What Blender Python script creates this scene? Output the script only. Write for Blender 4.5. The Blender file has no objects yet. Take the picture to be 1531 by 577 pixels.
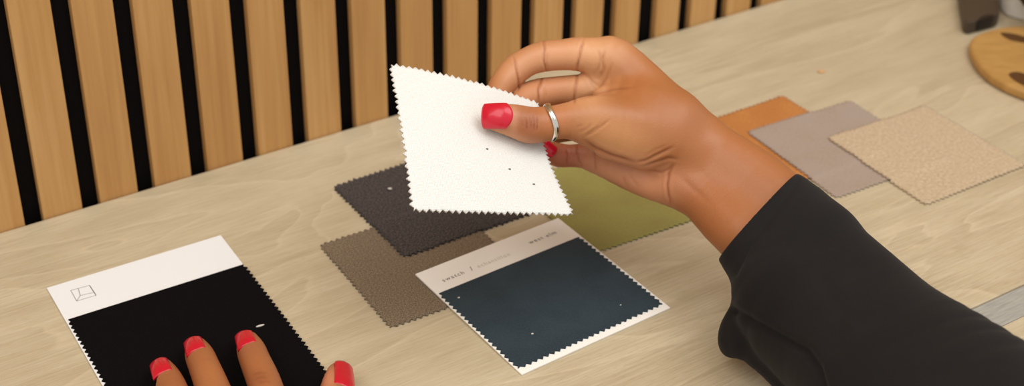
import bpy, math, random
import numpy as np
random.seed(7); np.random.seed(7)
SC = bpy.context.scene
COL = SC.collection

# ------------------------------------------------------------------ camera
FPX, CY, CX = 2279.2, 212.25, 765.5
CAM = np.array([0, 0, .5893])
FW = np.array([0.0, 0.8545934, -0.5192976])
RT = np.array([0.9998270, 0.0096585, 0.0158947])
UP = np.array([-0.0185991, 0.5192078, 0.8544456])
cd = bpy.data.cameras.new('camera'); cam = bpy.data.objects.new('camera', cd); COL.objects.link(cam)
import mathutils
cam.matrix_world = mathutils.Matrix([[RT[0], UP[0], -FW[0], CAM[0]], [RT[1], UP[1], -FW[1], CAM[1]], [RT[2], UP[2], -FW[2], CAM[2]], [0, 0, 0, 1]])
cd.sensor_width = 36; cd.sensor_fit = 'HORIZONTAL'; cd.lens = FPX / 1531 * 36
cd.shift_y = -(288.5 - CY) / 1531
cd.clip_start = .02
cd.dof.use_dof = True; cd.dof.focus_distance = .90; cd.dof.aperture_fstop = 6.8
SC.camera = cam

def at(px, py, d):
    """world point seen at photo pixel (px,py) at distance d along the view axis"""
    return CAM + FW * d + RT * ((px - CX) / FPX * d) - UP * ((py - CY) / FPX * d)
def at_z(px, py, z=0.):
    v = FW + RT * ((px - CX) / FPX) - UP * ((py - CY) / FPX)
    return CAM + v * ((z - CAM[2]) / v[2])
def pix(P):
    Q = P - CAM; z = Q @ FW
    return CX + FPX * (Q @ RT) / z, CY - FPX * (Q @ UP) / z, z

# ------------------------------------------------------------------ helpers
def tag(o, label=None, cat=None, group=None, kind=None):
    for k, v in (('label', label), ('category', cat), ('group', group), ('kind', kind)):
        if v: o[k] = v
    return o
def empty(name, loc, rz=0., parent=None):
    o = bpy.data.objects.new(name, None); COL.objects.link(o)
    o.location = loc; o.rotation_euler = (0, 0, rz); o.empty_display_size = .02
    if parent: o.parent = parent
    return o
def mesh(name, V, F, mat, parent=None, loc=None, rz=0., uv=None, smooth=False, mats=None, fm=None):
    """V in world coordinates when loc is given: shifted so that the origin is at loc (rotated by rz)"""
    V = np.asarray(V, float)
    if loc is not None:
        V = V - np.asarray(loc)
        c, s = math.cos(-rz), math.sin(-rz)
        V = np.stack([c * V[:, 0] - s * V[:, 1], s * V[:, 0] + c * V[:, 1], V[:, 2]], 1)
    me = bpy.data.meshes.new(name); me.from_pydata(V.tolist(), [], [tuple(int(i) for i in f) for f in F]); me.update()
    for m in (mats or [mat]): me.materials.append(m)
    if fm is not None: me.polygons.foreach_set('material_index', np.asarray(fm, np.int32))
    if uv is not None:
        l = me.uv_layers.new(name='UVMap'); idx = np.zeros(len(me.loops), np.int32); me.loops.foreach_get('vertex_index', idx)
        l.data.foreach_set('uv', np.asarray(uv, np.float32)[idx].ravel())
    if smooth: me.polygons.foreach_set('use_smooth', [True] * len(me.polygons))
    o = bpy.data.objects.new(name, me); COL.objects.link(o)
    if parent is not None:
        o.parent = parent
        if loc is not None:     # location relative to an unparented parent
            d = np.asarray(loc) - np.array(parent.location); a = -parent.rotation_euler[2]
            o.location = (math.cos(a) * d[0] - math.sin(a) * d[1], math.sin(a) * d[0] + math.cos(a) * d[1], d[2])
            o.rotation_euler = (0, 0, rz - parent.rotation_euler[2])
    elif loc is not None:
        o.location = loc; o.rotation_euler = (0, 0, rz)
    return o
def bevel(o, w=.001, seg=2):
    m = o.modifiers.new('bevel', 'BEVEL'); m.width = w; m.segments = seg; m.limit_method = 'ANGLE'; return o
def box(x0, x1, y0, y1, z0, z1):
    V = [(x, y, z) for z in (z0, z1) for y in (y0, y1) for x in (x0, x1)]
    return V, [(0, 2, 3, 1), (4, 5, 7, 6), (0, 1, 5, 4), (2, 6, 7, 3), (0, 4, 6, 2), (1, 3, 7, 5)]
def rot2(V, a, o=(0, 0)):
    V = np.array(V, float); c, s = math.cos(a), math.sin(a)
    return np.stack([c * V[:, 0] - s * V[:, 1] + o[0], s * V[:, 0] + c * V[:, 1] + o[1], V[:, 2]], 1)

# ------------------------------------------------------------------ materials
def srgb(r, g, b):
    f = lambda c: (c / 255 / 12.92) if c / 255 <= .04045 else ((c / 255 + .055) / 1.055) ** 2.4
    return (f(r), f(g), f(b), 1)
class NT:
    def __init__(s, name, rough=.7, spec=.4, **kw):
        s.m = bpy.data.materials.new(name); s.m.use_nodes = True; s.t = s.m.node_tree; s.b = s.t.nodes['Principled BSDF']
        s.b.inputs['Roughness'].default_value = rough; s.b.inputs['Specular IOR Level'].default_value = spec
        for k, v in kw.items(): s.b.inputs[k.replace('_', ' ')].default_value = v
    def n(s, typ, ins=None, **props):
        nd = s.t.nodes.new(typ)
        for k, v in props.items(): setattr(nd, k, v)
        for k, v in (ins or {}).items(): s.put(nd.inputs[k], v)
        return nd
    def put(s, sock, v):
        if isinstance(v, bpy.types.NodeSocket): s.t.links.new(v, sock)
        else: sock.default_value = v
    def coord(s, kind='Object', scale=(1, 1, 1), rot=(0, 0, 0)):
        tc = s.n('ShaderNodeTexCoord'); mp = s.n('ShaderNodeMapping', {'Vector': tc.outputs[kind], 'Scale': scale, 'Rotation': rot}); return mp.outputs[0]
    def noise(s, vec, scale, detail=3, rough=.55, dist=0.):
        return s.n('ShaderNodeTexNoise', {'Vector': vec, 'Scale': scale, 'Detail': detail, 'Roughness': rough, 'Distortion': dist}).outputs['Fac']
    def wave(s, vec, scale, dist=0., dirn='X', detail=2, dscale=1.):
        return s.n('ShaderNodeTexWave', {'Vector': vec, 'Scale': scale, 'Distortion': dist, 'Detail': detail, 'Detail Scale': dscale}, bands_direction=dirn).outputs['Fac']
    def ramp(s, fac, stops, interp='LINEAR'):
        r = s.n('ShaderNodeValToRGB', {'Fac': fac}); cr = r.color_ramp; cr.interpolation = interp
        while len(cr.elements) < len(stops): cr.elements.new(.5)
        for e, (p, c) in zip(cr.elements, stops): e.position = p; e.color = c
        return r.outputs[0]
    def mix(s, fac, a, b, mode='MIX'):
        m = s.n('ShaderNodeMix', data_type='RGBA', blend_type=mode); s.put(m.inputs[0], fac); s.put(m.inputs[6], a); s.put(m.inputs[7], b); return m.outputs[2]
    def math(s, op, a, b=0.):
        m = s.n('ShaderNodeMath', operation=op); s.put(m.inputs[0], a); s.put(m.inputs[1], b); return m.outputs[0]
    def color(s, c): s.put(s.b.inputs['Base Color'], c); return s
    def bump(s, h, strength=.3, dist=.001):
        b = s.n('ShaderNodeBump', {'Height': h, 'Strength': strength, 'Distance': dist}); s.put(s.b.inputs['Normal'], b.outputs[0]); return s
def flat(name, c, rough=.6, spec=.4, **kw): return NT(name, rough, spec, **kw).color(c).m

def m_table():
    n = NT('pale_oak_laminate', .5, .35)
    v = n.coord('Object', (1, 7, 1)); v2 = n.coord('Object', (1, 24, 1)); v3 = n.coord('Object', (1, 3.2, 1))
    a = n.noise(v, 5, 5, .6, .6); b = n.noise(v2, 26, 4, .6); c = n.noise(v3, 2.2, 3, .5, 1.2)
    # cathedral figure: rings of a distorted noise
    w = n.math('FRACT', n.math('MULTIPLY', c, 9.0))
    w = n.ramp(w, [(0, (0, 0, 0, 1)), (.8, (.5, .5, .5, 1)), (.93, (1, 1, 1, 1)), (1, (0, 0, 0, 1))])
    f = n.math('ADD', n.math('MULTIPLY', a, .5), n.math('MULTIPLY', b, .5))
    col = n.ramp(f, [(.36, srgb(173, 154, 122)), (.5, srgb(190, 173, 142)), (.64, srgb(205, 190, 161))])
    col = n.mix(n.math('MULTIPLY', w, .42), col, srgb(224, 208, 176))
    # pores
    p = n.noise(n.coord('Object', (1, 9, 1)), 120, 2, .5)
    p = n.ramp(p, [(.34, (1, 1, 1, 1)), (.42, (0, 0, 0, 1))])
    col = n.mix(n.math('MULTIPLY', p, .22), col, srgb(150, 126, 92))
    # planks (joints every .15 m, parallel to the wall)
    sep = n.n('ShaderNodeSeparateXYZ', {'Vector': n.coord('Object')})
    yy = n.math('ADD', sep.outputs[1], .305)
    pl = n.math('FLOOR', n.math('DIVIDE', yy, .2))
    wn = n.n('ShaderNodeTexWhiteNoise', {'W': pl}, noise_dimensions='1D')
    col = n.mix(n.math('MULTIPLY', wn.outputs[0], .3), col, srgb(184, 170, 140))
    n.color(col)
    n.bump(n.math('ADD', n.math('MULTIPLY', b, .5), n.math('MULTIPLY', p, -.5)), .12, .0006)
    return n.m
def m_slat():
    n = NT('oak_veneer', .5, .35)
    oi = n.n('ShaderNodeObjectInfo')
    v = n.coord('Object', (8, 8, .7)); a = n.noise(v, 5, 4, .6, .5); b = n.noise(n.coord('Object', (60, 60, 1.2)), 4, 3, .6)
    f = n.math('ADD', n.math('MULTIPLY', a, .6), n.math('MULTIPLY', b, .4))
    n.color(n.ramp(f, [(.3, srgb(176, 127, 74)), (.5, srgb(194, 146, 88)), (.7, srgb(208, 164, 106))])).bump(b, .1, .0005)
    return n.m
M = {}
M['table'] = m_table(); M['slat'] = m_slat()
M['felt'] = flat('black_felt', srgb(14, 12, 12), .95, .1)
M['card'] = NT('white_card', .42, .35).color(srgb(236, 236, 234)).m
M['glossy_card'] = NT('glossy_white_card', .16, .5).color(srgb(250, 247, 238)).m
M['ink'] = flat('grey_ink', srgb(96, 92, 88), .5)
M['pale_ink'] = flat('pale_grey_ink', srgb(198, 190, 176), .5)
def fab(name, stops, scale, weave=None, rough=.9, sheen=.2, bump=.5, bd=.0006, detail=3, big=None, spec=.2):
    n = NT(name, rough, spec); n.b.inputs['Sheen Weight'].default_value = sheen; n.b.inputs['Sheen Roughness'].default_value = .5
    v = n.coord('UV'); a = n.noise(v, scale, detail, .65); col = n.ramp(a, stops)
    h = a
    if weave:
        w = n.math('MULTIPLY', n.wave(n.coord('UV', rot=(0, 0, weave[1])), weave[0], .8, 'X'), n.wave(n.coord('UV', rot=(0, 0, weave[1])), weave[0], .8, 'Y'))
        col = n.mix(n.math('MULTIPLY', w, weave[2]), col, weave[3]); h = n.math('ADD', a, n.math('MULTIPLY', w, 1.))
    if big:
        g = n.noise(v, big[0], 3, .5, .4); col = n.mix(n.ramp(g, [(.35, (0, 0, 0, 1)), (.65, (1, 1, 1, 1))]), col, big[1]) if False else n.mix(n.math('MULTIPLY', n.ramp(g, [(.38, (0, 0, 0, 1)), (.62, (1, 1, 1, 1))]), big[2]), col, big[1])
    n.color(col).bump(h, bump, bd); return n.m
# UV unit = 1 cm
M['white_fab'] = fab('white_woven_cotton', [(.3, srgb(240, 238, 229)), (.6, srgb(247, 246, 241))], 10, (3.2, 0, .25, srgb(226, 223, 212)), .9, .1, .6, .0006)
M['dark_fab'] = fab('charcoal_twill', [(.38, srgb(40, 34, 32)), (.5, srgb(66, 58, 54)), (.62, srgb(102, 92, 86))], 9, (3.0, .785, .6, srgb(34, 29, 28)), .95, .1, .5, .0006)
M['brown_fab'] = fab('brown_tweed', [(.36, srgb(86, 71, 54)), (.5, srgb(120, 103, 82)), (.64, srgb(158, 141, 116))], 12, None, .95, .1, .35, .0006)
M['blue_fab'] = fab('dark_blue_velvet', [(.35, srgb(30, 44, 52)), (.65, srgb(42, 57, 65))], 9, None, .8, .15, .2, .0003, big=(.35, srgb(50, 66, 74), .35))
M['black_fab'] = fab('black_velvet', [(.35, srgb(8, 6, 7)), (.65, srgb(17, 14, 15))], 10, None, .95, .0, .2, .0002, spec=.08)
M['green_fab'] = fab('olive_green_velvet', [(.35, srgb(144, 136, 66)), (.65, srgb(158, 150, 80))], 8, None, .75, .2, .2, .0003, big=(.22, srgb(136, 124, 66), .5))
M['orange_fab'] = fab('cognac_leather', [(.35, srgb(180, 116, 60)), (.65, srgb(200, 136, 76))], 5, None, .5, .0, .3, .0003, big=(.4, srgb(172, 106, 52), .4), spec=.4)
M['lilac_fab'] = fab('mauve_suede', [(.35, srgb(158, 139, 122)), (.65, srgb(168, 150, 134))], 5, None, .85, .15, .2, .0003, big=(.3, srgb(166, 150, 138), .6))
M['beige_fab'] = fab('beige_boucle', [(.35, srgb(180, 156, 125)), (.5, srgb(193, 170, 139)), (.65, srgb(206, 186, 156))], 4.5, None, .95, .1, .6, .0008)
M['nail'] = NT('red_nail_polish', .32, .4, Coat_Weight=.35, Coat_Roughness=.1).color(srgb(204, 14, 44)).m
M['silver'] = NT('silver', .16, .5, Metallic=1.).color(srgb(226, 220, 208)).m
def m_knit():
    n = NT('black_jersey', .85, .2); n.b.inputs['Sheen Weight'].default_value = .04
    v = n.coord('Object'); n.color(n.ramp(n.noise(v, 14, 3), [(.3, srgb(23, 20, 19)), (.7, srgb(31, 28, 27))]))
    n.bump(n.noise(v, 900, 2), .15, .0004); return n.m
M['jersey'] = m_knit()
def m_skin():
    n = NT('skin', .43, .45)
    at_ = n.n('ShaderNodeVertexColor', layer_name='tone')
    v = n.coord('Object'); a = n.noise(v, 45, 4, .6); b = n.noise(v, 700, 3, .6)
    col = n.mix(n.math('MULTIPLY', a, .25), at_.outputs[0], srgb(152, 92, 60))
    n.color(col)
    n.b.inputs['Subsurface Weight'].default_value = .07; n.b.inputs['Subsurface Radius'].default_value = (1, .35, .2); n.b.inputs['Subsurface Scale'].default_value = .004
    vo = n.n('ShaderNodeTexVoronoi', {'Vector': v, 'Scale': 520.}, feature='DISTANCE_TO_EDGE')
    n.bump(n.math('ADD', n.math('MULTIPLY', b, .5), vo.outputs['Distance']), .22, .0005); return n.m
M['skin'] = m_skin()

# ------------------------------------------------------------------ setting
A = math.radians(33.33)                                 # direction of the wall and of the table
WO = np.array([-.32327, .85382])                        # foot of the first slat gap
D = np.array([math.cos(A), math.sin(A)]); N = np.array([-math.sin(A), math.cos(A)])
def wl(x, y, z): return (*(WO + D * x + N * y), z)       # wall coordinates -> world
T_SL, PITCH, GAP = .0075, .04, .0128
V, F = box(-1.6, 2.6, T_SL, T_SL + .06, -.75, 1.75)
wall = mesh('wall_back', rot2(V, A, WO), F, M['felt'], loc=wl(0, T_SL, -.75), rz=A); tag(wall, kind='structure')
V, F = box(-1.6, 2.6, -2.4, T_SL, -.80, -.75)
m_floor = NT('grey_floor_tiles', .5); m_floor.color(m_floor.ramp(m_floor.noise(m_floor.coord(), 3), [(.3, srgb(120, 112, 104)), (.7, srgb(140, 132, 122))]))
tag(mesh('floor', rot2(V, A, WO), F, m_floor.m, loc=wl(0, 0, -.8), rz=A), kind='structure')
# slats: two boards of slats, the joint between the boards is a wider gap
def slat_board(i0, i1, cut0=0., cut1=0.):
    V, F = [], []
    for i in range(i0, i1):                              # slat between gap i and gap i+1
        x0 = i * PITCH + GAP / 2 + (cut0 if i == i0 else 0); x1 = (i + 1) * PITCH - GAP / 2 - (cut1 if i == i1 - 1 else 0)
        v, f = box(x0, x1, 0, T_SL, -.75, 1.75); k = len(V); V += v; F += [tuple(a + k for a in q) for q in f]
    o = mesh('slats', rot2(V, A, WO), F, M['slat'], parent=wall, loc=wl(i0 * PITCH, 0, -.75), rz=A)
    bevel(o, .0008, 2); return o
slat_board(-34, 13, 0, .0025); slat_board(13, 60, .0025, 0)

# ------------------------------------------------------------------ table
tb = empty('table', wl(0, -.42, -.75), A)
tag(tb, 'long pale wood-grain table standing against the slatted wall', 'table')
def tbox(name, x0, x1, y0, y1, z0, z1, mat, bw=.001):
    V, F = box(x0, x1, y0, y1, z0, z1)
    o = mesh(name, rot2(V, A, WO), F, mat, parent=tb, loc=wl((x0 + x1) / 2, y0, z1), rz=A); bevel(o, bw, 2); return o
top = tbox('tabletop', -.75, 1.75, -.4035, -.0008, -.03, 0, M['table'])
tbox('tabletop', -.75, 1.75, -.82, -.4265, -.03, 0, M['table'])
mg = NT('brushed_grey_metal', .45, .5); mg.color(mg.ramp(mg.noise(mg.coord('Object', (3, 30, 1)), 20), [(.3, srgb(150, 148, 140)), (.7, srgb(176, 173, 163))]))
st = tbox('cable_cover_strip', -.75, 1.75, -.426, -.404, -.03, -.0006, mg.m, .0006); st['label'] = 'grey inlaid strip'
for x in (-.70, 1.65):
    for y in (-.76, -.1): tbox('leg', x, x + .05, y, y + .05, -.75, -.0302, M['table'], .003)

# ------------------------------------------------------------------ fabric sheets
def sheet(w, h, mapf, thick, teeth_u, teeth_v, amp=.0011, jit=0., bottom=0.):
    """sheet with a zigzag cut edge. mapf(u,v)->(P, normal) arrays; returns V,F,uv"""
    nu, nv = teeth_u * 2, teeth_v * 2
    iu, iv = np.meshgrid(np.arange(nu + 1), np.arange(nv + 1), indexing='ij')
    u = iu / nu * w; v = iv / nv * h
    rs = np.random.RandomState(3); J = rs.randn(*u.shape) * jit
    inn = lambda i: np.where(i % 2 == 1, amp, -amp)
    u = u + np.where(iu == 0, -inn(iv) * -1, 0) * ((iv > 0) & (iv < nv)) + np.where(iu == 0, J, 0)
    u = u - np.where(iu == nu, inn(iv), 0) * ((iv > 0) & (iv < nv)) + np.where(iu == nu, J, 0)
    v = v + np.where(iv == 0, inn(iu), 0) * ((iu > 0) & (iu < nu)) + np.where(iv == 0, J, 0)
    v = v - np.where(iv == nv, inn(iu), 0) * ((iu > 0) & (iu < nu)) + np.where(iv == nv, J, 0)
    u = u.ravel(); v = v.ravel(); P, Nn = mapf(u, v)
    V = np.concatenate([P + Nn * thick, P]); n = len(u); id_ = lambda i, j: i * (nv + 1) + j
    F = []
    for i in range(nu):
        for j in range(nv):
            a, b, c, d = id_(i, j), id_(i + 1, j), id_(i + 1, j + 1), id_(i, j + 1)
            F.append((a, d, c, b)); F.append((a + n, b + n, c + n, d + n))
    ring = [id_(i, 0) for i in range(nu)] + [id_(nu, j) for j in range(nv)] + [id_(i, nv) for i in range(nu, 0, -1)] + [id_(0, j) for j in range(nv, 0, -1)]
    for k in range(len(ring)):
        a, b = ring[k], ring[(k + 1) % len(ring)]; F.append((a, b, b + n, a + n))
    uv = np.stack([u, -v], 1) * 100; return V, F, np.concatenate([uv, uv])
class Rect:
    def __init__(s, TL, deg, w, h, t):
        s.o = np.array(TL); s.a = math.radians(deg); s.w, s.h, s.t = w, h, t
        s.e = np.array([math.cos(s.a), math.sin(s.a)]); s.f = np.array([math.sin(s.a), -math.cos(s.a)]); s.low = []
    def xy(s, u, v): return s.o + np.outer(u, s.e) + np.outer(v, s.f)
    def zbase(s, X):
        z = np.full(len(X), .0002)
        for r in s.low: z = np.maximum(z, r.ztop(X, .005))
        return z
    def ztop(s, X, m):
        q = X - s.o; u = q @ s.e; v = q @ s.f
        k = np.clip((np.minimum(np.minimum(u, s.w - u), np.minimum(v, s.h - v)) + m + .0012) / m, 0, 1); k = k * k * (3 - 2 * k)
        return (s.zbase(X) + s.t + .0002) * k
S = .1017
R_beige = Rect(at_z(1237, 206, .0030)[:2], 32.8, S, S, .0012); R_lilac = Rect(at_z(1117, 197, .0018)[:2], 31, S, S, .0008); R_or = Rect(at_z(1018, 194.5, .0009)[:2], 33.5, S, S, .0008)
R_green = Rect(at_z(766, 271, .0011)[:2], 30.5, S, S, .0008); R_brown = Rect(at_z(478, 366, .0012)[:2], 32, S, S, .0010); R_grey = Rect(at_z(498, 278.5, .0014)[:2], 33.7, S, S, .0012)
R_beige.low = [R_lilac]; R_lilac.low = [R_or]; R_grey.low = [R_brown]
def fabric_thing(name, R, mat, label, amp=.0010, jit=.00015, wav=.0003):
    def mp(u, v):
        X = R.xy(u, v); z = R.zbase(X) + wav * (np.sin(u * 60 + v * 37) + 1) * .5
        return np.column_stack([X, z]), np.array([0, 0, 1.])
    V, F, uv = sheet(R.w, R.h, mp, R.t, 24, 24, amp, jit)
    o = mesh(name, V, F, mat, loc=(*R.o, 0), rz=R.a, uv=uv); o.data.polygons.foreach_set('use_smooth', [len(f) == 4 for f in F]); 
    return tag(o, label, 'fabric swatch', 'loose fabric swatches on the table')
sw_or = fabric_thing('fabric_swatch', R_or, M['orange_fab'], 'burnt orange leather-like swatch beneath the mauve one beside the forearm')
sw_li = fabric_thing('fabric_swatch', R_lilac, M['lilac_fab'], 'smooth mauve grey swatch lying between the orange and the beige swatch')
sw_be = fabric_thing('fabric_swatch', R_beige, M['beige_fab'], 'nubbly beige swatch lying on top of the mauve one')
sw_gr = fabric_thing('fabric_swatch', R_green, M['green_fab'], 'olive green swatch on the table under the raised hand')
sw_br = fabric_thing('fabric_swatch', R_brown, M['brown_fab'], 'speckled brown tweed swatch tucked under the charcoal one and the blue card')
sw_dk = fabric_thing('fabric_swatch', R_grey, M['dark_fab'], 'dark charcoal twill swatch partly under the lifted white swatch', .0011, .0003)

def fleck(parent, P, r=.0008, mat=None, ang=0., L=1.6, name='fleck'):
    t = np.linspace(0, 2 * math.pi, 9)[:-1]
    V = [(P[0] + r * L * math.cos(a) * math.cos(ang) - r * math.sin(a) * math.sin(ang), P[1] + r * L * math.cos(a) * math.sin(ang) + r * math.sin(a) * math.cos(ang), P[2] + (.0003 if k < 8 else 0)) for k, a in enumerate(t)]
    V += [(x, y, z - .0005) for x, y, z in V]; F = [tuple(range(8))] + [(i, i + 8, (i + 1) % 8 + 8, (i + 1) % 8) for i in range(8)]
    return mesh(name, V, F, mat, parent=parent, loc=P)
M['fleck'] = flat('pale_lint', srgb(214, 208, 198), .8)

# ------------------------------------------------------------------ swatch cards
def card(TL, deg, w, h, band, ml, mr, mb, lift, boardmat, fabmat, label, tu, tv):
    a = math.radians(deg); R = Rect(TL, deg, w, h, .0009)
    root = empty('swatch_card', (*TL, 0), a)
    tag(root, label, 'swatch card')
    zf = lambda v: .0002 + lift * (1 - np.asarray(v) / h)
    us, vs = np.meshgrid(np.linspace(0, w, 3), np.linspace(0, h, 9), indexing='ij')
    P = np.column_stack([R.xy(us.ravel(), vs.ravel()), zf(vs.ravel())]); n = len(P)
    V = np.concatenate([P + [0, 0, .0009], P]); F = []
    for i in range(2):
        for j in range(8):
            q = (i * 9 + j, i * 9 + j + 1, (i + 1) * 9 + j + 1, (i + 1) * 9 + j); F.append(q); F.append(tuple(k + n for k in q[::-1]))
    ring = [i * 9 for i in range(3)] + [18 + j for j in range(1, 9)] + [17, 8] + list(range(7, 0, -1))
    for k in range(len(ring)): x, y = ring[k], ring[(k + 1) % len(ring)]; F.append((x, y, y + n, x + n))
    uv = np.stack([us.ravel(), -vs.ravel()], 1) * 100
    mesh('card_board', V, F, boardmat, parent=root, loc=(*TL, 0), rz=a, uv=np.concatenate([uv, uv]))
    fw_, fh = w - ml - mr, h - band - mb
    def mp(u, v):
        return np.column_stack([R.xy(u + ml, v + band), zf(v + band) + .00092]), np.array([0, 0, 1.])
    V, F, uv = sheet(fw_, fh, mp, .0008, tu, tv, .0010, .0001)
    # straight upper edge
    nv = tv * 2; idx = np.arange(tu * 2 + 1) * (nv + 1); 
    X = R.xy(np.linspace(0, fw_, tu * 2 + 1) + ml, np.full(tu * 2 + 1, band)); V[idx, :2] = X; V[idx + len(V) // 2, :2] = X
    mesh('fabric', V, F, fabmat, parent=root, loc=(*TL, 0), rz=a, uv=uv)
    return root, R, (lambda u, v: np.array([*R.xy([u], [v])[0], float(zf(v)) + .0009]))
root_b, R_b, Pb = card(tuple(at_z(621, 410, .0028)[:2]), 35.9, .1155, .1183, .0262, .0012, .0022, .0052, .0019, M['glossy_card'], M['blue_fab'],
    'white printed card with dark blue velvet square, lying on brown and green swatches', 26, 20)
root_k, R_k, Pk = card(tuple(at_z(70, 430.5, .001)[:2]), 31.8, .1177, .185, .0395, .0016, .0, .003, 0., M['card'], M['black_fab'],
    'white-headed card with black velvet piece under the flat hand', 26, 32)
def text(body, u, v, size, mat, R, P, parent, zoff=.00006, space=1.25):
    cu = bpy.data.curves.new('printed_text', 'FONT'); cu.body = body; cu.size = size; cu.space_character = space; cu.resolution_u = 3; cu.offset = .00002
    tmp = bpy.data.objects.new('tmp', cu); COL.objects.link(tmp); bpy.context.view_layer.update()
    me = bpy.data.meshes.new_from_object(tmp.evaluated_get(bpy.context.evaluated_depsgraph_get())); bpy.data.objects.remove(tmp)
    n = len(me.vertices); co = np.zeros(n * 3); me.vertices.foreach_get('co', co); co = co.reshape(-1, 3)
    X = R.xy(co[:, 0] + u, v - co[:, 1]); z = np.array([P(0, v - y)[2] for y in co[:, 1]]) + zoff
    o = mesh('printed_text', np.column_stack([X, z]), [tuple(p.vertices) for p in me.polygons], mat, parent=parent, loc=(*R.o, 0), rz=R.a); return o
text('swatch', .0105, .0172, .0049, M['ink'], R_b, Pb, root_b)
text('/', .0325, .0172, .0062, M['ink'], R_b, Pb, root_b)
text('\u00e9chantillon', .0378, .0172, .0046, M['pale_ink'], R_b, Pb, root_b)
text('west elm', .0815, .0142, .0050, M['ink'], R_b, Pb, root_b)
# box emblem printed on the black velvet card
def strokes(segs, wd, R, P, parent, mat):
    V, F = [], []
    for (x0, y0), (x1, y1) in segs:
        p = np.array([x0, y0]); q = np.array([x1, y1]); d = (q - p) / np.linalg.norm(q - p); m = np.array([-d[1], d[0]]) * wd / 2
        k = len(V)
        for c in (p - m, q - m, q + m, p + m):
            V.append((*R.xy([c[0]], [c[1]])[0], P(0, c[1])[2] + .00006))
        F.append((k, k + 3, k + 2, k + 1))
    mesh('printed_emblem', V, F, mat, parent=parent, loc=(*R.o, 0), rz=R.a)
def pk(px, py):
    q = at_z(px, py)[:2] - R_k.o; return (float(q @ R_k.e), float(q @ R_k.f))
g = lambda x, y: pk(90 + x * .104, 410 + y * .104)
c1, c2, c3, c4, i1, i2, t1 = g(155, 252), g(425, 180), g(520, 322), g(240, 405), g(292, 328), g(488, 280), g(262, 224)
strokes([(c1, c2), (c2, c3), (c3, c4), (c4, c1), (i1, i2), (i1, c4), (i2, c3), (t1, i1), (c2, i2)], .00042, R_k, Pk, root_k, flat('emblem_grey_ink', srgb(142, 136, 128), .5))
pz = lambda px, py, z: at_z(px, py, z)
fl = mesh  # alias
fleck(sw_dk, pz(583, 282, .0033), .0009, M['fleck'])
fleck(root_b, pz(686, 445, .0035), .0005, M['fleck'], .2); fleck(root_b, pz(796, 499, .0026), .0005, M['fleck'], .3); fleck(root_b, pz(928, 456, .0030), .0003, M['fleck'], .3)
lint = fleck(None, pz(389, 487, .0022), .0007, M['fleck'], .5, 4., name='lint'); lint.parent = None
tag(lint, 'tiny white shred of lint on the black velvet beyond the fingertips', 'lint')
cr = NT('orange_crumb', .8).color(srgb(216, 166, 108)).m
import bmesh
def blob(name, c, r, sc, mat, sub=2, noise=.2):
    bm = bmesh.new(); bmesh.ops.create_icosphere(bm, subdivisions=sub, radius=r)
    for v in bm.verts:
        v.co *= 1 + noise * (random.random() - .5); v.co.x *= sc[0]; v.co.y *= sc[1]; v.co.z *= sc[2]
    zmin = min(v.co.z for v in bm.verts)
    for v in bm.verts: v.co.z -= zmin
    me = bpy.data.meshes.new(name); bm.to_mesh(me); bm.free(); me.materials.append(mat)
    o = bpy.data.objects.new(name, me); COL.objects.link(o); o.location = c; me.polygons.foreach_set('use_smooth', [True] * len(me.polygons)); return o
P = at_z(1228, 108, 0)
tag(blob('crumb', (P[0], P[1], 0),   .0022, (1.4, 1, .35), cr), 'small orange crumb on the bare tabletop beyond the orange swatch', 'crumb')

# ------------------------------------------------------------------ white swatch held up
C4 = [at(583, 97, .932), at(806, 156, .954), at(857, 322, .911), at(617, 316, .872)]
W_T = .0012
def white_map(u, v, w=.1017):
    u = np.asarray(u) / w; v = np.asarray(v) / w
    U = u[:, None]; Vv = v[:, None]
    P = (1 - U) * (1 - Vv) * C4[0] + U * (1 - Vv) * C4[1] + U * Vv * C4[2] + (1 - U) * Vv * C4[3]
    n = np.cross(C4[1] - C4[0], C4[3] - C4[0]); n = n / np.linalg.norm(n); n = -n
    if n @ FW > 0: n = -n                                # towards the viewer's side
    bow = .0035 * np.sin(math.pi * u) * (1 - v) - .004 * (u * (1 - u)) * v * 0 + .002 * np.sin(math.pi * v) * (1 - u)
    P = P + n * bow[:, None]
    eu = (C4[1] - C4[0]) / np.linalg.norm(C4[1] - C4[0]); P = P - eu * (.0062 * np.sin(math.pi * np.clip(v, 0, 1) ** .85) * np.clip(u, 0, 1) ** 3)[:, None]
    return P, n
V, F, uv = sheet(.1017, .1017, white_map, W_T, 25, 25, .0011, .00028)
base = V.min(0); wsw = mesh('fabric_swatch', V, F, M['white_fab'], loc=(float(V[:, 0].mean()), float(V[:, 1].mean()), float(base[2])), uv=uv, smooth=True)
wsw.data.polygons.foreach_set('use_smooth', [True] * len(wsw.data.polygons))
tag(wsw, 'white woven swatch with zigzag edges held up between thumb and fingers', 'fabric swatch')
mk = flat('grey_speck', srgb(120, 110, 104), .8)
for px, py, d in ((728, 223, .929), (761, 253, .917), (798, 275, .921)):
    # find the (u,v) on the sheet under this pixel
    uu, vv = np.meshgrid(np.linspace(0, .1017, 120), np.linspace(0, .1017, 120)); Pq, nn = white_map(uu.ravel(), vv.ravel()); qx, qy, _ = pix(Pq + nn * W_T)
    k = np.argmin((qx - px) ** 2 + (qy - py) ** 2); o = fleck(wsw, Pq[k] + nn * (W_T + .0001), .0005, mk)

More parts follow.
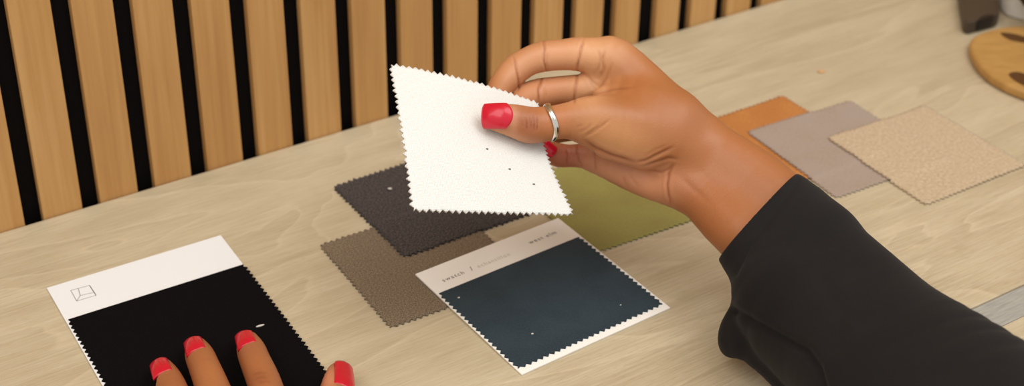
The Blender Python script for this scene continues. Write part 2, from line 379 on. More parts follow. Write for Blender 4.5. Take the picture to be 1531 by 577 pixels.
# ------------------------------------------------------------------ signed distance modelling of the hands
def rc(P, a, b, ra, rb):
    """distance to a rounded cone from a (radius ra) to b (radius rb)"""
    ab = b - a; L2 = ab @ ab
    t = np.clip(((P - a) @ ab) / L2, 0, 1); return np.linalg.norm(P - a - t[:, None] * ab, axis=1) - (ra + (rb - ra) * t)
def el(P, c, ax, r):
    Q = (P - c) @ np.array(ax).T / np.array(r); k = np.linalg.norm(Q, axis=1); k2 = np.linalg.norm(Q / np.array(r), axis=1) + 1e-9
    return k * (k - 1) / k2
def smin(a, b, k):
    h = np.clip(.5 + .5 * (b - a) / k, 0, 1); return b + (a - b) * h - k * h * (1 - h)
_CH = {}
def chain(P, pts, k=.002):
    """smooth limb through the points: spline positions and radii, distance to the row of rounded cones"""
    key = tuple(np.round(np.concatenate([np.append(a, r) for a, r in pts]), 6))
    if key not in _CH:
        Q = np.array([np.append(a, r) for a, r in pts]); E = [2 * Q[0] - Q[1]] + list(Q) + [2 * Q[-1] - Q[-2]]; out = []; m = 3 if len(Q) > 2 else 1
        for q in range(1, len(E) - 2):
            p0, p1, p2, p3 = E[q - 1:q + 3]
            for w_ in range(m):
                t = w_ / m; out.append(.5 * (2 * p1 + (-p0 + p2) * t + (2 * p0 - 5 * p1 + 4 * p2 - p3) * t * t + (-p0 + 3 * p1 - 3 * p2 + p3) * t ** 3))
        out.append(E[-2]); _CH[key] = np.array(out)
    Q = _CH[key]; lo = (Q[:, :3] - Q[:, 3:]).min(0); hi = (Q[:, :3] + Q[:, 3:]).max(0)
    d = np.linalg.norm(np.maximum(np.maximum(lo - P, P - hi), 0), axis=1) + .008
    near = d < .028; Pn = P[near]
    if len(Pn):
        e = None
        for a, b in zip(Q[:-1], Q[1:]):
            g_ = rc(Pn, a[:3], b[:3], a[3], b[3]); e = g_ if e is None else np.minimum(e, g_)
        d[near] = e
    return d
def surface_nets(f, lo, hi, h):
    lo = np.array(lo); n = np.ceil((np.array(hi) - lo) / h).astype(int) + 1
    c = 5; nc = n // c + 2
    gc = np.stack(np.meshgrid(*[np.arange(k) for k in nc], indexing='ij'), -1).reshape(-1, 3)
    dc = f(lo + gc * h * c).reshape(nc)
    # trilinear upsample of coarse values then exact values near the surface
    n = (nc - 1) * c + 1
    def up(a, ax, m):
        a = np.moveaxis(a, ax, 0); i = np.arange(m) / c; i0 = np.minimum(i.astype(int), a.shape[0] - 2); t = (i - i0).reshape(-1, *[1] * (a.ndim - 1))
        return np.moveaxis(a[i0] * (1 - t) + a[i0 + 1] * t, 0, ax)
    V = dc
    for ax in range(3): V = up(V, ax, n[ax])
    m = np.abs(V) < h * c * 1.4; idx = np.argwhere(m)
    vals = np.concatenate([f(lo + ch * h) for ch in np.array_split(idx, max(1, len(idx) // 200000))]); V[m] = vals
    s = V < 0
    corners = [(i, j, k) for i in (0, 1) for j in (0, 1) for k in (0, 1)]
    nx, ny, nz = V.shape
    sl = lambda A, o: A[o[0]:nx - 1 + o[0], o[1]:ny - 1 + o[1], o[2]:nz - 1 + o[2]]
    cnt = sum(sl(s, o).astype(np.int8) for o in corners); act = (cnt > 0) & (cnt < 8); ci = np.argwhere(act)
    acc = np.zeros((len(ci), 3)); num = np.zeros(len(ci))
    for p in corners:
        for ax in range(3):
            if p[ax]: continue
            q = list(p); q[ax] = 1
            a = V[tuple((ci + p).T)]; b = V[tuple((ci + q).T)]; cr_ = (a < 0) != (b < 0)
            t = np.where(cr_, a / np.where(cr_, a - b, 1), 0); w = np.array(p, float)[None] + 0; w = np.repeat(w, len(ci), 0); w[:, ax] = t
            acc += w * cr_[:, None]; num += cr_
    X = lo + (ci + acc / num[:, None]) * h
    ids = -np.ones(act.shape, int); ids[tuple(ci.T)] = np.arange(len(ci)); F = []
    for ax in range(3):
        o = [0, 0, 0]; o[ax] = 1
        A0 = s[:-1, :-1, :-1] if False else s
        a = A0; b = np.roll(A0, -1, ax); ch = a != b
        cut = [slice(1, -1)] * 3; cut[ax] = slice(0, -1)
        e = np.argwhere(ch); e = e[(e > 0).all(1) | ((np.delete(e, ax, 1) > 0).all(1))]
        e = e[(e[:, 0] < nx - 1) & (e[:, 1] < ny - 1) & (e[:, 2] < nz - 1)]
        u1, u2 = [(1, 2), (2, 0), (0, 1)][ax]
        def cid(du, dv):
            q = e.copy(); q[:, u1] += du; q[:, u2] += dv; return ids[tuple(q.T)]
        q = np.stack([cid(-1, -1), cid(0, -1), cid(0, 0), cid(-1, 0)], 1); ok = (q >= 0).all(1); q = q[ok]; ins = s[tuple(e[ok].T)]
        F.append(np.where(ins[:, None], q, q[:, ::-1]))
    F = np.concatenate(F)
    def grad(X, e=.0004):
        return np.stack([f(X + np.eye(3)[i] * e) - f(X - np.eye(3)[i] * e) for i in range(3)], 1) / (2 * e)
    for _ in range(3):
        G = grad(X); d = f(X); st_ = np.clip(d, -h, h)[:, None] * G / np.maximum((G * G).sum(1), .2)[:, None]; X = X - st_ * .9
    G = grad(X); G /= np.linalg.norm(G, axis=1)[:, None] + 1e-9
    return X, F, G

def pt(px, py, d, rpx): return (at(px, py, d), rpx * d / FPX)
# ---- right hand (raised, palm towards the viewer, thumb in front of the swatch)
RH = {
 'index':  [pt(905, 86, .972, 25), pt(868, 81, .972, 25.5), pt(840, 82, .971, 23.0), pt(812, 84.5, .970, 23.0), pt(790, 92, .969, 21.5), pt(770, 105, .967, 22), pt(752, 125, .960, 19.5), pt(741, 142, .952, 17)],
 'middle': [pt(900, 134, .978, 24), pt(864, 134, .978, 22.5), pt(835, 135, .977, 21), pt(806, 140, .976, 22.5), pt(786, 147, .970, 22), pt(768, 164, .960, 21), pt(754, 188, .943, 17.5), pt(748, 200, .936, 15)],
 'ring':   [pt(900, 186, .992, 24), pt(866, 188, .993, 22), pt(838, 192, .992, 21), pt(812, 199, .990, 20.5), pt(795, 211, .984, 19), pt(782, 224, .976, 18), pt(774, 240, .968, 15)],
 'little': [pt(900, 236, .978, 22), pt(872, 233, .979, 18.5), pt(852, 233, .979, 17), pt(836, 232, .978, 18), pt(824, 227, .975, 16), pt(816, 222, .971, 13.5)],
 'thumb':  [pt(738, 176.5, .9188, 18), pt(752, 177.5, .9188, 22), pt(770, 181, .9205, 25), pt(792, 187, .9225, 27.5), pt(810, 186, .9245, 26.5), pt(830, 183, .9265, 25.5), pt(855, 180, .929, 28), pt(884, 180, .933, 33), pt(900, 182, .936, 35)],
}
def palm_r(P):
    d = chain(P, [pt(896, 85, .972, 28), pt(922, 89, .970, 31.5), pt(980, 147, .963, 37), pt(1037, 203, .957, 38)], .004)
    for c, k in (([pt(893, 134, .980, 27), pt(935, 145, .976, 34), pt(1030, 225, .963, 38)], .012),
                 ([pt(893, 190, .985, 26), pt(935, 200, .978, 34), pt(1020, 245, .962, 38)], .012),
                 ([pt(893, 236, .978, 23), pt(940, 252, .970, 31), pt(985, 268, .962, 34), pt(1022, 272, .957, 39)], .009)):
        d = smin(d, chain(P, c, .004), k)
    # wrist and forearm
    a = chain(P, [pt(1050, 220, .955, 44), pt(1090, 245, .948, 46), pt(1160, 300, .932, 50), pt(1290, 432, .880, 38), pt(1400, 545, .82, 44)], .006)
    b = chain(P, [pt(1026, 266, .952, 40), pt(1058, 296, .944, 41), pt(1110, 346, .926, 46), pt(1240, 462, .880, 44), pt(1380, 580, .82, 46)], .006)
    f = smin(a, b, .014); d = smin(d, f, .010)
    # two soft tendon ridges
    return d
def thenar(P):
    t = chain(P, [pt(884, 182, .934, 33), pt(912, 184, .936, 36), pt(950, 190, .940, 42), pt(1000, 208, .946, 43), pt(1045, 226, .952, 40)], .006)
    e = chain(P, [pt(915, 205, .942, 34), pt(960, 218, .944, 34)], .006)
    return smin(t, e, .010)
def web(P):   # skin between thumb and index
    return chain(P, [pt(905, 150, .955, 22), pt(960, 160, .950, 36), pt(1010, 178, .95, 40)], .006)
def f_right(P):
    p = palm_r(P); p = smin(p, thenar(P), .007); p = smin(p, web(P), .010)
    out = p
    for n in ('index', 'middle', 'ring', 'little'):
        out = np.minimum(out, smin(p, chain(P, RH[n], .0025), .0035))
    th = chain(P, RH['thumb'], .003)
    return np.minimum(out, smin(p, th, .008))
# crease strokes: polylines in the photo, (depth mm, width px)
CR_R = [
 ([(812, 58), (814, 76), (813, 90), (818, 110)], 1.0, 1.8), ([(818, 78), (817, 92), (821, 104)], .35, 1.8),
 ([(767, 84), (773, 104), (776, 120), (775, 136)], 1.0, 1.8),
 ([(873, 58), (869, 70), (867, 84), (864, 96), (862, 110)], 1.1, 2.0),
 ([(864, 108), (861, 126), (860, 138), (858, 156)], 1.0, 2.0), ([(811, 112), (806, 132), (807, 156)], 1.0, 2.0), ([(815, 128), (817, 145)], .3, 1.8),
 ([(893, 73), (898, 86), (896, 98), (890, 112)], .35, 2.5), ([(905, 72), (900, 90), (903, 104), (893, 122)], .4, 2.5), ([(878, 112), (888, 124), (898, 130)], .35, 2.2), ([(915, 95), (905, 118), (894, 134)], .35, 2.6), ([(868, 104), (880, 118), (888, 132)], .4, 2.4),
 ([(868, 147), (888, 141), (918, 133), (950, 130)], .5, 3.0),
 ([(792, 172), (794, 182), (793, 194)], .7, 1.6), ([(797, 170), (799, 183), (797, 198)], .7, 1.6), ([(786, 176), (788, 186), (787, 194)], .7, 1.5), ([(803, 174), (804, 186), (802, 196)], .7, 1.5), ([(781, 180), (782, 190)], .2, 1.5),
 ([(872, 206), (885, 198), (900, 188), (912, 178)], .55, 2.0), ([(866, 198), (878, 192), (886, 184)], .3, 1.8), ([(862, 190), (872, 186)], .25, 1.8), ([(874, 202), (892, 190), (902, 178)], .3, 1.6),
 ([(872, 208), (890, 222), (915, 233), (950, 243)], .9, 3.5),
 ([(950, 243), (965, 240), (985, 230), (1008, 219)], .8, 2.4), ([(962, 248), (985, 241), (1000, 236), (1014, 238)], .8, 2.4), ([(968, 254), (988, 258), (1002, 252), (1010, 244)], .55, 2.2), ([(960, 236), (980, 224), (1000, 216)], .3, 2.0),
 ([(1008, 246), (1000, 258), (997, 276), (999, 292), (1003, 306)], .8, 2.4),
 ([(863, 210), (863, 224), (866, 240), (872, 250)], .6, 2.0), ([(889, 224), (889, 240), (890, 256)], .5, 2.0), ([(848, 222), (850, 234), (848, 246)], .5, 1.8), ([(930, 262), (934, 272), (942, 282)], .25, 2.4), ([(940, 258), (946, 268), (955, 280)], .2, 2.4),
 ([(1014, 262), (1035, 282), (1060, 302)], .35, 6.0), ([(1040, 250), (1075, 285), (1100, 315)], .3, 7.0),
]
def seg_d(x, y, pts, taper=False):
    d = None
    for (x0, y0), (x1, y1) in zip(pts[:-1], pts[1:]):
        dx, dy = x1 - x0, y1 - y0; t = np.clip(((x - x0) * dx + (y - y0) * dy) / (dx * dx + dy * dy), 0, 1)
        e = np.hypot(x - x0 - t * dx, y - y0 - t * dy); d = e if d is None else np.minimum(d, e)
    if not taper: return d
    L = [math.hypot(b[0] - a[0], b[1] - a[1]) for a, b in zip(pts[:-1], pts[1:])]; c0 = 0; s_ = np.zeros_like(d); best = np.full_like(d, 1e9)
    for (x0, y0), (x1, y1), l in zip(pts[:-1], pts[1:], L):
        dx, dy = x1 - x0, y1 - y0; t = np.clip(((x - x0) * dx + (y - y0) * dy) / (l * l), 0, 1); e = np.hypot(x - x0 - t * dx, y - y0 - t * dy)
        m = e < best; s_[m] = (c0 + t[m] * l) / sum(L); best[m] = e[m]; c0 += l
    return d, .15 + .85 * np.clip(np.sin(math.pi * s_) * 1.6, 0, 1)
def body_mesh(f, lo, hi, h, creases, tonef):
    X, F, G = surface_nets(f, lo, hi, h)
    x, y, z = pix(X); front = (G @ (CAM - X).T.mean(1) if False else ((CAM - X) * G).sum(1)) > 0
    off = np.zeros(len(X))
    for pts, dep, w in creases:
        d, k = seg_d(x, y, pts, True); off -= k * (dep * .001 * np.exp(-(d / (w * .85)) ** 2) - dep * .00022 * np.exp(-((d - 2.2 * w) / w) ** 2))
    off = np.maximum(off, -.0013)
    tone = tonef(X, G, x, y, z)
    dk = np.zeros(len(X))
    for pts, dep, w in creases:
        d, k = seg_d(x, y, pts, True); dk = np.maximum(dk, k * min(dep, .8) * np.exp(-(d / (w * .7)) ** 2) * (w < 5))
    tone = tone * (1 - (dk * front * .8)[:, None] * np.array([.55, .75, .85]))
    X = X + G * (off * front)[:, None]
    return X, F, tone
def lin(c): return np.array(srgb(*c)[:3])
def blobs(base, items, x, y, ok):
    col = np.repeat(lin(base)[None], len(x), 0)
    for (cx, cy, sx, sy, ang, c, k) in items:
        ca, sa = math.cos(math.radians(ang)), math.sin(math.radians(ang)); u = (x - cx) * ca + (y - cy) * sa; v = -(x - cx) * sa + (y - cy) * ca
        w = k * np.exp(-((u / sx) ** 2 + (v / sy) ** 2) ** 1.3) * ok
        col = col * (1 - w[:, None]) + lin(c) * w[:, None]
    return col
def tone_r(X, G, x, y, z):
    front = (((CAM - X) * G).sum(1) > 0).astype(float)
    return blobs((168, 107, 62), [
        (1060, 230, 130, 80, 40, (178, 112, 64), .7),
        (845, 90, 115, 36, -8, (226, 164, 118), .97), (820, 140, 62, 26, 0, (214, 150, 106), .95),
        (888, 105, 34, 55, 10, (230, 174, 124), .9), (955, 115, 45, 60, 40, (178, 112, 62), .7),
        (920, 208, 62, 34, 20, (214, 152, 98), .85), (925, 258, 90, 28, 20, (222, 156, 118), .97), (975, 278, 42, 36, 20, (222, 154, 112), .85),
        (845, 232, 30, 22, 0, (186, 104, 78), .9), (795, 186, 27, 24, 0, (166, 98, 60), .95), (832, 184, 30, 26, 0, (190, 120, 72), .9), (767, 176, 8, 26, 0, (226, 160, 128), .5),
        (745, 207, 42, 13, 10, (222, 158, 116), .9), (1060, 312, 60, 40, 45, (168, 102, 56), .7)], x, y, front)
def color_attr(o, tone):
    ca = o.data.color_attributes.new('tone', 'FLOAT_COLOR', 'POINT'); ca.data.foreach_set('color', np.concatenate([tone, np.ones((len(tone), 1))], 1).astype(np.float32).ravel())

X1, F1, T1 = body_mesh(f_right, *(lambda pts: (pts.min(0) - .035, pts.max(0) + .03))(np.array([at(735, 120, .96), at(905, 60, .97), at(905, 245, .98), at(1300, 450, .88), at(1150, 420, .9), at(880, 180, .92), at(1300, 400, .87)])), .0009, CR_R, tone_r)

# ---- left hand (flat on the black card)
def pz_(px, py, z, r): return (at_z(px, py, z), r)
def tipseg(px, py, z, r): return pz_(px, py, z, r)
ZC = .0022
LH = {
 'index':  [pz_(371, 512, ZC + .0066, .0069), pz_(376, 525, ZC + .0083, .0086), pz_(382, 541, ZC + .0105, 0.0090), pz_(395, 572, ZC + .015, 0.0096), pz_(410, 618, ZC + .020, 0.0097), pz_(425, 655, ZC + .024, 0.0105), pz_(446, 745, ZC + .026, 0.0110), pz_(450, 775, ZC + .024, 0.0121)],
 'middle':  [pz_(294, 521, ZC + .0066, .0069), pz_(299, 533, ZC + .0083, .0086), pz_(306, 550, ZC + .0105, 0.0090), pz_(320, 585, ZC + .016, 0.0096), pz_(338, 632, ZC + .022, 0.0098), pz_(352, 668, ZC + .026, 0.0106), pz_(386, 760, ZC + .028, 0.0112), pz_(395, 790, ZC + .025, 0.0121)],
 'ring':  [pz_(243, 553, ZC + .0066, .0068), pz_(248, 565, ZC + .0083, .0085), pz_(257, 582, ZC + .0105, 0.0088), pz_(270, 617, ZC + .016, 0.0092), pz_(288, 660, ZC + .021, 0.0095), pz_(300, 690, ZC + .024, 0.0101), pz_(330, 778, ZC + .026, 0.0110), pz_(342, 805, ZC + .023, 0.0121)],
 'little': [pz_(196, 640, ZC + .0055, 0.0057), pz_(202, 652, ZC + .0070, 0.0070), pz_(210, 674, ZC + .0095, 0.0077), pz_(222, 700, ZC + .014, 0.0089), pz_(238, 730, ZC + .018, 0.0086), pz_(270, 795, ZC + .021, 0.0099), pz_(288, 822, ZC + .019, 0.0116)],
 'thumb':  [pz_(507, 560, .0105, .0075), pz_(505, 575, .0125, .0092), pz_(502, 600, .0155, .0105), pz_(501, 635, .0185, .0108), pz_(506, 690, .021, .0112), pz_(510, 740, .023, .0125), pz_(500, 800, .023, .0145), pz_(480, 880, .022, .017)],
}
def f_left(P):
    p = chain(P, [pz_(448, 765, .024, .012), pz_(462, 860, .024, .015), pz_(478, 940, .027, .018)], .004)
    for c in ([pz_(393, 780, .026, .012), pz_(430, 870, .025, .015), pz_(460, 950, .027, .018)], [pz_(338, 798, .024, .012), pz_(392, 880, .024, .0145), pz_(440, 955, .027, .018)], [pz_(284, 815, .020, .0115), pz_(355, 890, .021, .0145), pz_(425, 960, .027, .018)]):
        p = smin(p, chain(P, c, .004), .012)
    w = chain(P, [pz_(478, 940, .028, .019), pz_(520, 1040, .034, .021), pz_(590, 1180, .040, .026)], .006)
    w = smin(w, chain(P, [pz_(430, 955, .028, .018), pz_(480, 1060, .034, .021), pz_(550, 1200, .040, .026)], .006), .012)
    p = smin(p, w, .012); out = p
    for n in ('index', 'middle', 'ring', 'little'): out = np.minimum(out, smin(p, chain(P, LH[n]), .004))
    return np.minimum(out, smin(p, chain(P, LH['thumb'], .003), .010))
CR_L = [([(376, 560), (388, 556), (400, 557)], .35, 2.0), ([(380, 566), (392, 563), (402, 565)], .35, 2.0), ([(384, 572), (396, 569), (405, 571)], .3, 2.), ([(300, 540), (310, 536), (318, 537)], .15, 2.0)]
def tone_l(X, G, x, y, z):
    return blobs((166, 102, 62), [(390, 545, 40, 30, 60, (180, 114, 68), .7), (315, 560, 30, 40, 0, (184, 118, 70), .8), (388, 563, 14, 10, 0, (150, 88, 54), .6), (370, 520, 18, 12, 0, (166, 104, 70), .6), (490, 565, 14, 20, 0, (226, 150, 112), .8)], x, y, np.ones(len(x)))
X2, F2, T2 = body_mesh(f_left, at_z(170, 1150, 0) * [1, 1, 0] + [-.03, -.06, -.002], np.array([max(at_z(600, 1100, 0)[0], at_z(530, 540, 0)[0]) + .04, at_z(370, 490, 0)[1] + .02, .085]), .0013, CR_L, tone_l)
person = empty('person', (at(1300, 577, .84)[0], at(1300, 577, .84)[1], 0))
tag(person, 'person in a black long-sleeved top with red nails reaching over the table', 'person')
body = mesh('body', np.concatenate([X1, X2]), np.concatenate([F1, F2 + len(X1)]), M['skin'], parent=person, loc=np.array(person.location), smooth=True)
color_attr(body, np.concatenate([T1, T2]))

# nails
def nail(f, base, tip, nrm, width, Rc, thick=.0007, taper=.9, name='fingernail', bend=.0012, tipround=.25, basebulge=.30, follow=True):
    """curved plate from the cuticle (base) to the free edge (tip)"""
    base = np.array(base); tip = np.array(tip); t = tip - base; L = np.linalg.norm(t); t /= L
    n = np.array(nrm, float); n -= t * (n @ t); n /= np.linalg.norm(n); s = np.cross(n, t)
    nu, nv = 14, 16; V = []
    hv = []; vv = np.linspace(.04, .62, 9)                # height of the finger's back along the nail
    for v in vv:
        c_ = base + t * v * L; h_ = .008
        for _ in range(40):
            d_ = f((c_ + n * h_)[None])[0] - .0001
            if d_ < .00003: break
            h_ -= d_ * .9
        hv.append(h_)
    co = np.polyfit(vv, hv, 2); hf = lambda v: float(np.polyval(co, v)) if follow else 0.
    for i in range(nu + 1):
        a = i / nu * 2 - 1
        for j in range(nv + 1):
            v = j / nv
            wd = width / 2 * (1 + (taper - 1) * v)
            l = v * L + basebulge * width * .45 * a * a * (1 - v) ** 2 - tipround * width * .5 * (a ** 4) * v ** 3
            off = a * wd; z = math.sqrt(max(Rc * Rc - off * off, 0)) - Rc + hf(l / L) * 1.
            V.append(base + t * l + s * off + n * z)
    V = np.array(V); m = len(V)
    if follow:
        for _ in range(10): V = V + n * np.clip(.0001 - f(V), 0, .0006)[:, None]
    tv = np.tile(np.clip(np.linspace(0, 1, nv + 1) * 4, .12, 1), nu + 1)[:, None] * thick; V = np.concatenate([V + n * tv, V - n * .0014]); F = []
    for i in range(nu):
        for j in range(nv):
            a, b, c, d = i * (nv + 1) + j, (i + 1) * (nv + 1) + j, (i + 1) * (nv + 1) + j + 1, i * (nv + 1) + j + 1
            F.append((a, b, c, d)); F.append((a + m, d + m, c + m, b + m))
    ring = [i * (nv + 1) for i in range(nu)] + [nu * (nv + 1) + j for j in range(nv)] + [i * (nv + 1) + nv for i in range(nu, 0, -1)] + list(range(nv, 0, -1))
    for k in range(len(ring)): a, b = ring[k], ring[(k + 1) % len(ring)]; F.append((b, a, a + m, b + m))
    o = mesh(name, V, F, M['nail'], parent=person, loc=np.array(person.location), smooth=True); return o
def surf(f, p, n, dist=.02):
    """walk from p + n*dist back to the surface"""
    n = np.array(n) / np.linalg.norm(n); q = np.array(p) + n * dist
    for _ in range(60):
        d = f(q[None])[0]
        if d < .00002: break
        q = q - n * d * .9
    return q
V3 = lambda *a: np.array(a, float)
toc = -FW
# thumb nail: from the cuticle (765,177) to the tip (719,172)
nb = surf(f_right, at(767, 177, .921), toc + UP * .15); nt = at(719, 172.5, (nb - CAM) @ FW + .0030)
nail(f_right, nb + toc * .0004, nt, toc + UP * .12, .0160, .0108, .0007, .95, bend=.0010, tipround=.14, basebulge=.62)
# little finger nail peeping out behind the swatch
nb = at(823, 222, .9655); nt = at(812, 214, .9655)
nail(f_right, at(829, 232, .9672), at(812, 216, .9640), toc + UP * .2 - RT * .2, .0095, .006, .0006, .9, follow=False)
for key, (bx, by), (tx, ty), w in (('index', (373, 528), (363, 498), .0119), ('middle', (297, 537), (287, 507), .0121), ('ring', (247.5, 571), (236, 539), .0119)):
    f0 = LH[key]; up = V3(-.14, -.12, 1)
    b = surf(f_left, at_z(bx, by, .012), up); t = at_z(tx, ty, ZC + .0098)
    nail(f_left, b + up * .0001, t, up, w, .0082, .0006, .9, bend=.0008, tipround=.30, basebulge=.25)
# left thumb nail, seen partly from its side
b = surf(f_left, at_z(509, 592, .016), V3(.45, -.1, 1)); t = at_z(516, 540, .0175)
nail(f_left, b, t, V3(.45, -.1, .9), .0132, .0100, .0007, .86, bend=.0015, tipround=.2)

# ring on the right thumb
c = at(822.5, 183, .9257); ax = at(860, 180, .9285) - at(792, 187, .9225); ax /= np.linalg.norm(ax)
ax = ax + UP * .10; ax /= np.linalg.norm(ax)
e1 = np.cross(ax, UP); e1 /= np.linalg.norm(e1); e2 = np.cross(ax, e1)
V, F = [], []; NA, NB = 96, 10; r0 = 25.9 * .929 / FPX + .0003
for i in range(NA):
    a = i / NA * 2 * math.pi; d = e1 * math.cos(a) + e2 * math.sin(a)
    wv = .0006 * math.sin(3 * a + .6)
    for j in range(NB):
        b_ = j / NB * 2 * math.pi; V.append(c + d * (r0 + .0004 + .00075 * math.cos(b_)) + ax * (wv + .0018 * math.sin(b_)))
for i in range(NA):
    for j in range(NB): F.append((i * NB + j, ((i + 1) % NA) * NB + j, ((i + 1) % NA) * NB + (j + 1) % NB, i * NB + (j + 1) % NB))
rg = mesh('ring', V, F, M['silver'], loc=c, smooth=True)
tag(rg, 'wavy silver ring worn on the raised thumb', 'ring')

# ------------------------------------------------------------------ sleeves
SA = at(1133, 323, .920)                                   # centre of the sleeve opening
SD = at(1420, 560, .800) - SA; SD /= np.linalg.norm(SD)
cut_n = at(1146, 334, .914) - at(1133, 323, .920); 
edge = at(1187, 262, .921) - at(1079, 380, .917); edge /= np.linalg.norm(edge)
on = np.cross(edge, FW); on *= np.sign(on @ SD); on /= np.linalg.norm(on); sd2 = SD - edge * (SD @ edge); sd2 /= np.linalg.norm(sd2); on = on * .72 + sd2 * .28; on /= np.linalg.norm(on)      # opening plane normal, pointing up the arm
def f_sleeve(P):
    a = chain(P, [pt(1110, 290, .925, 62), pt(1165, 324, .922, 70), pt(1215, 372, .905, 76)], .006)
    b = chain(P, [pt(1080, 300, .930, 52), pt(1122, 352, .918, 60), pt(1165, 410, .905, 68)], .006)
    d = smin(a, b, .015)                                    # cuff
    m = chain(P, [pt(1222, 366, .905, 62), pt(1290, 430, .870, 67), pt(1350, 492, .835, 77), pt(1420, 550, .800, 93), pt(1500, 640, .76, 127), pt(1640, 780, .70, 160)], .010)
    m2 = chain(P, [pt(1172, 410, .900, 72), pt(1190, 455, .885, 92), pt(1270, 520, .850, 110), pt(1360, 620, .80, 130), pt(1500, 760, .74, 150)], .010)
    mm = smin(m, m2, .015)
    d = smin(d, mm, .006)
    fl_ = chain(P, [pt(1095, 518, .905, 10), pt(1124, 503, .895, 36), pt(1215, 560, .880, 58), pt(1300, 680, .84, 80)], .008)
    fl2 = chain(P, [pt(1112, 440, .905, 12), pt(1096, 508, .905, 11)], .004); fl_ = smin(fl_, fl2, .018)
    d = smin(d, fl_, .004)
    # opening plane and hollow
    q = (P - SA) @ on
    ina = chain(P, [pt(1110, 290, .925, 55), pt(1165, 324, .922, 61), pt(1190, 350, .912, 55)], .006); inb = chain(P, [pt(1080, 300, .930, 44), pt(1122, 352, .918, 51), pt(1150, 385, .910, 48)], .006)
    hol = np.maximum(smin(ina, inb, .015), q - .012)
    d = -smin(-d, q, .0014); d = -smin(-d, hol, .0014)
    d = np.maximum(d, -(P[:, 2] - .0006))
    return d
X3, F3, G3 = surface_nets(f_sleeve, np.minimum(at(1060, 560, .93), at(1060, 560, .70)) - [.02, .12, .0] * 1 - np.array([0, .02, .06]), np.array([at(1640, 577, .74)[0] + .04, at(1185, 262, .93)[1] + .05, .26]), .0017)
x, y, z = pix(X3); fr = (((CAM - X3) * G3).sum(1) > 0)
off = np.zeros(len(X3))
for pts, dep, w in [([(1195, 268), (1150, 330), (1118, 372), (1100, 410)], 1.0, 3.0), ([(1098, 466), (1150, 495), (1205, 524), (1222, 548), (1232, 585)], 3.0, 6.0),
                    ([(1260, 330), (1300, 420), (1390, 480)], .0, 20), ([(1385, 440), (1350, 470), (1290, 480)], .8, 14), ([(1230, 420), (1260, 470), (1250, 520)], .9, 14)]:
    off -= dep * .001 * np.exp(-(seg_d(x, y, pts) / w) ** 2)
X3 = X3 + G3 * (off * fr)[:, None]
mesh('sleeve', X3, F3, M['jersey'], parent=person, loc=np.array(person.location), smooth=True)
def f_sl2(P):
    d = chain(P, [pz_(505, 1060, .032, .036), pz_(570, 1180, .040, .042)], .006)
    q = P[:, 1] - at_z(505, 1060, .03)[1]; d = np.maximum(d, q); hol = np.maximum(chain(P, [pz_(505, 1060, .032, .033), pz_(530, 1110, .036, .034)], .006), -(q + .015)); d = np.maximum(d, -hol)
    return np.maximum(d, -(P[:, 2] - .0006))
cc = at_z(540, 1120, .035)
X4, F4, G4 = surface_nets(f_sl2, cc - [.09, .10, .05], cc + [.09, .09, .06], .0025)
mesh('sleeve', X4, F4, M['jersey'], parent=person, loc=np.array(person.location), smooth=True)

# ------------------------------------------------------------------ things at the far right of the table
def slab(name, outline, z0, z1, mat, parent=None, loc=None, bev=.002):
    n = len(outline); V = [(x, y, z1) for x, y in outline] + [(x, y, z0) for x, y in outline]
    F = [tuple(range(n)), tuple(range(2 * n - 1, n - 1, -1))] + [(i, i + n, (i + 1) % n + n, (i + 1) % n) for i in range(n)]
    o = mesh(name, V, F, mat, parent=parent, loc=loc)
    bm = bmesh.new(); bm.from_mesh(o.data); bmesh.ops.recalc_face_normals(bm, faces=bm.faces); bm.to_mesh(o.data); bm.free()
    if bev: bevel(o, bev, 3)
    return o
def spline(pts, n=8):
    pts = [np.array(p) for p in pts]; out = []
    for i in range(len(pts)):
        p0, p1, p2, p3 = pts[i - 1], pts[i], pts[(i + 1) % len(pts)], pts[(i + 2) % len(pts)]
        for k in range(n):
            t = k / n; out.append(.5 * ((2 * p1) + (-p0 + p2) * t + (2 * p0 - 5 * p1 + 4 * p2 - p3) * t * t + (-p0 + 3 * p1 - 3 * p2 + p3) * t ** 3))
    return [tuple(o) for o in out]
mt = NT('amber_wood', .45, .4); mt.color(mt.ramp(mt.noise(mt.coord('Object', (3, 12, 1)), 12), [(.3, srgb(172, 130, 70)), (.7, srgb(190, 147, 84))]))
zb = .009
ol = spline([at_z(px, py, zb)[:2] for px, py in [(1450, 64), (1456, 84), (1474, 106), (1500, 123), (1531, 136), (1570, 148), (1615, 140), (1640, 100), (1610, 55), (1560, 40), (1515, 38), (1484, 43), (1459, 52)]])
bl = at_z(1540, 90, 0); board = empty('wooden_board', (bl[0], bl[1], 0))
tag(board, 'amber rounded wooden board with dark brown spots in front of the dark case', 'board')
bb = slab('board', ol, .0003, zb, mt.m, board, (bl[0], bl[1], 0), .003)
me_ = flat('dark_brown_stain', srgb(88, 56, 26), .5)
slab('dark_spot', spline([at_z(px, py, zb)[:2] for px, py in [(1496, 50), (1510, 50), (1531, 55), (1560, 62), (1556, 68), (1530, 64), (1508, 59)]], 5), zb - .001, zb + .0004, me_, board, (bl[0], bl[1], 0), 0)
slab('dark_spot', spline([at_z(px, py, zb)[:2] for px, py in [(1508, 112), (1522, 108), (1545, 116), (1560, 128), (1548, 132), (1526, 126)]], 5), zb - .001, zb + .0004, me_, board, (bl[0], bl[1], 0), 0)
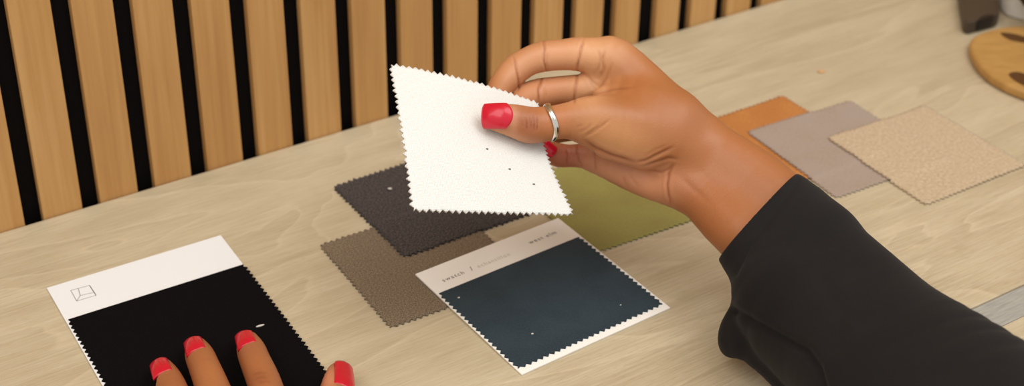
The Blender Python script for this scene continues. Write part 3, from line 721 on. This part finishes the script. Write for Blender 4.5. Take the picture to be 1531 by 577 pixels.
# dark flat bar lying on the table, pointing away
zt = .012; p0 = at_z(1460, 10, 0); p0 = V3(p0[0], p0[1], 0)
tube = empty('pocket_case', p0)
tag(tube, 'dark brown-grey slim case lying on the table behind the amber board', 'case')
ol = spline([at_z(px, py, zt)[:2] for px, py in [(1441, 22), (1443, 29), (1450, 33), (1470, 28), (1489, 23), (1495, 17), (1494, 8), (1488, -20), (1480, -60), (1472, -66), (1432, -66), (1426, -60), (1434, -20)]], 4)
slab('case_body', ol, .0003, zt, flat('dark_grey_plastic', srgb(72, 60, 48), .45), tube, p0, .002)
e0, e1_ = at_z(1462, 34, zt * .5), at_z(1484, 27, zt * .5); q = slab('end_recess', spline([tuple(at_z(px, py, zt)[:2]) for px, py in [(1462, 31), (1470, 24), (1480, 22), (1486, 24.5)]], 5), .003, zt + .0003, flat('black_plastic', srgb(34, 26, 22), .5), tube, p0, 0)
# white block with a dark handle behind the board
o = at_z(1512, 12, 0); bx = empty('storage_box', (o[0] + .038, o[1] + .03, 0))
tag(bx, 'pale grey box with a dark top edge beside the dark case behind the amber board', 'box')
ol = spline([at_z(px, py, 0)[:2] for px, py in [(1493, 8), (1500, 22), (1515, 29), (1540, 34), (1600, 40), (1640, 0), (1600, -40), (1520, -50), (1494, -30)]], 4)
slab('box_body', ol, .0003, .030, NT('pale_grey_plastic', .5).color(srgb(216, 210, 198)).m, bx, np.array(bx.location), .003)
slab('dark_lid', spline([at_z(px, py, .030)[:2] for px, py in [(1521, -16), (1526, 4), (1540, 12), (1600, 10), (1610, -40), (1540, -60)]], 4), .0302, .046, flat('dark_lid', srgb(60, 44, 30), .5), bx, np.array(bx.location), .002)

# ------------------------------------------------------------------ light
w = bpy.data.worlds.new('world'); SC.world = w; w.use_nodes = True
bg = w.node_tree.nodes['Background']; bg.inputs[0].default_value = srgb(252, 252, 252); bg.inputs[1].default_value = .68
def area(name, loc, aim, size, energy, col):
    l = bpy.data.lights.new(name, 'AREA'); l.shape = 'RECTANGLE'; l.size = size[0]; l.size_y = size[1]; l.energy = energy; l.color = srgb(*col)[:3]
    o = bpy.data.objects.new(name, l); COL.objects.link(o); o.location = loc
    d = np.array(aim) - np.array(loc); import mathutils; o.rotation_euler = mathutils.Vector(d).to_track_quat('-Z', 'Y').to_euler(); return o
area('ceiling_lamp', (.75, .55, 1.7), (.1, .85, 0), (1.1, 1.1), 13, (255, 251, 246))
area('ceiling_lamp', (-.7, .1, 1.7), (0, .9, 0), (1.3, 1.3), 15, (255, 252, 247))
vs = SC.view_settings; vs.view_transform = 'Standard'; vs.look = 'None'; vs.gamma = 1; vs.exposure = 0.1; vs.use_curve_mapping = False
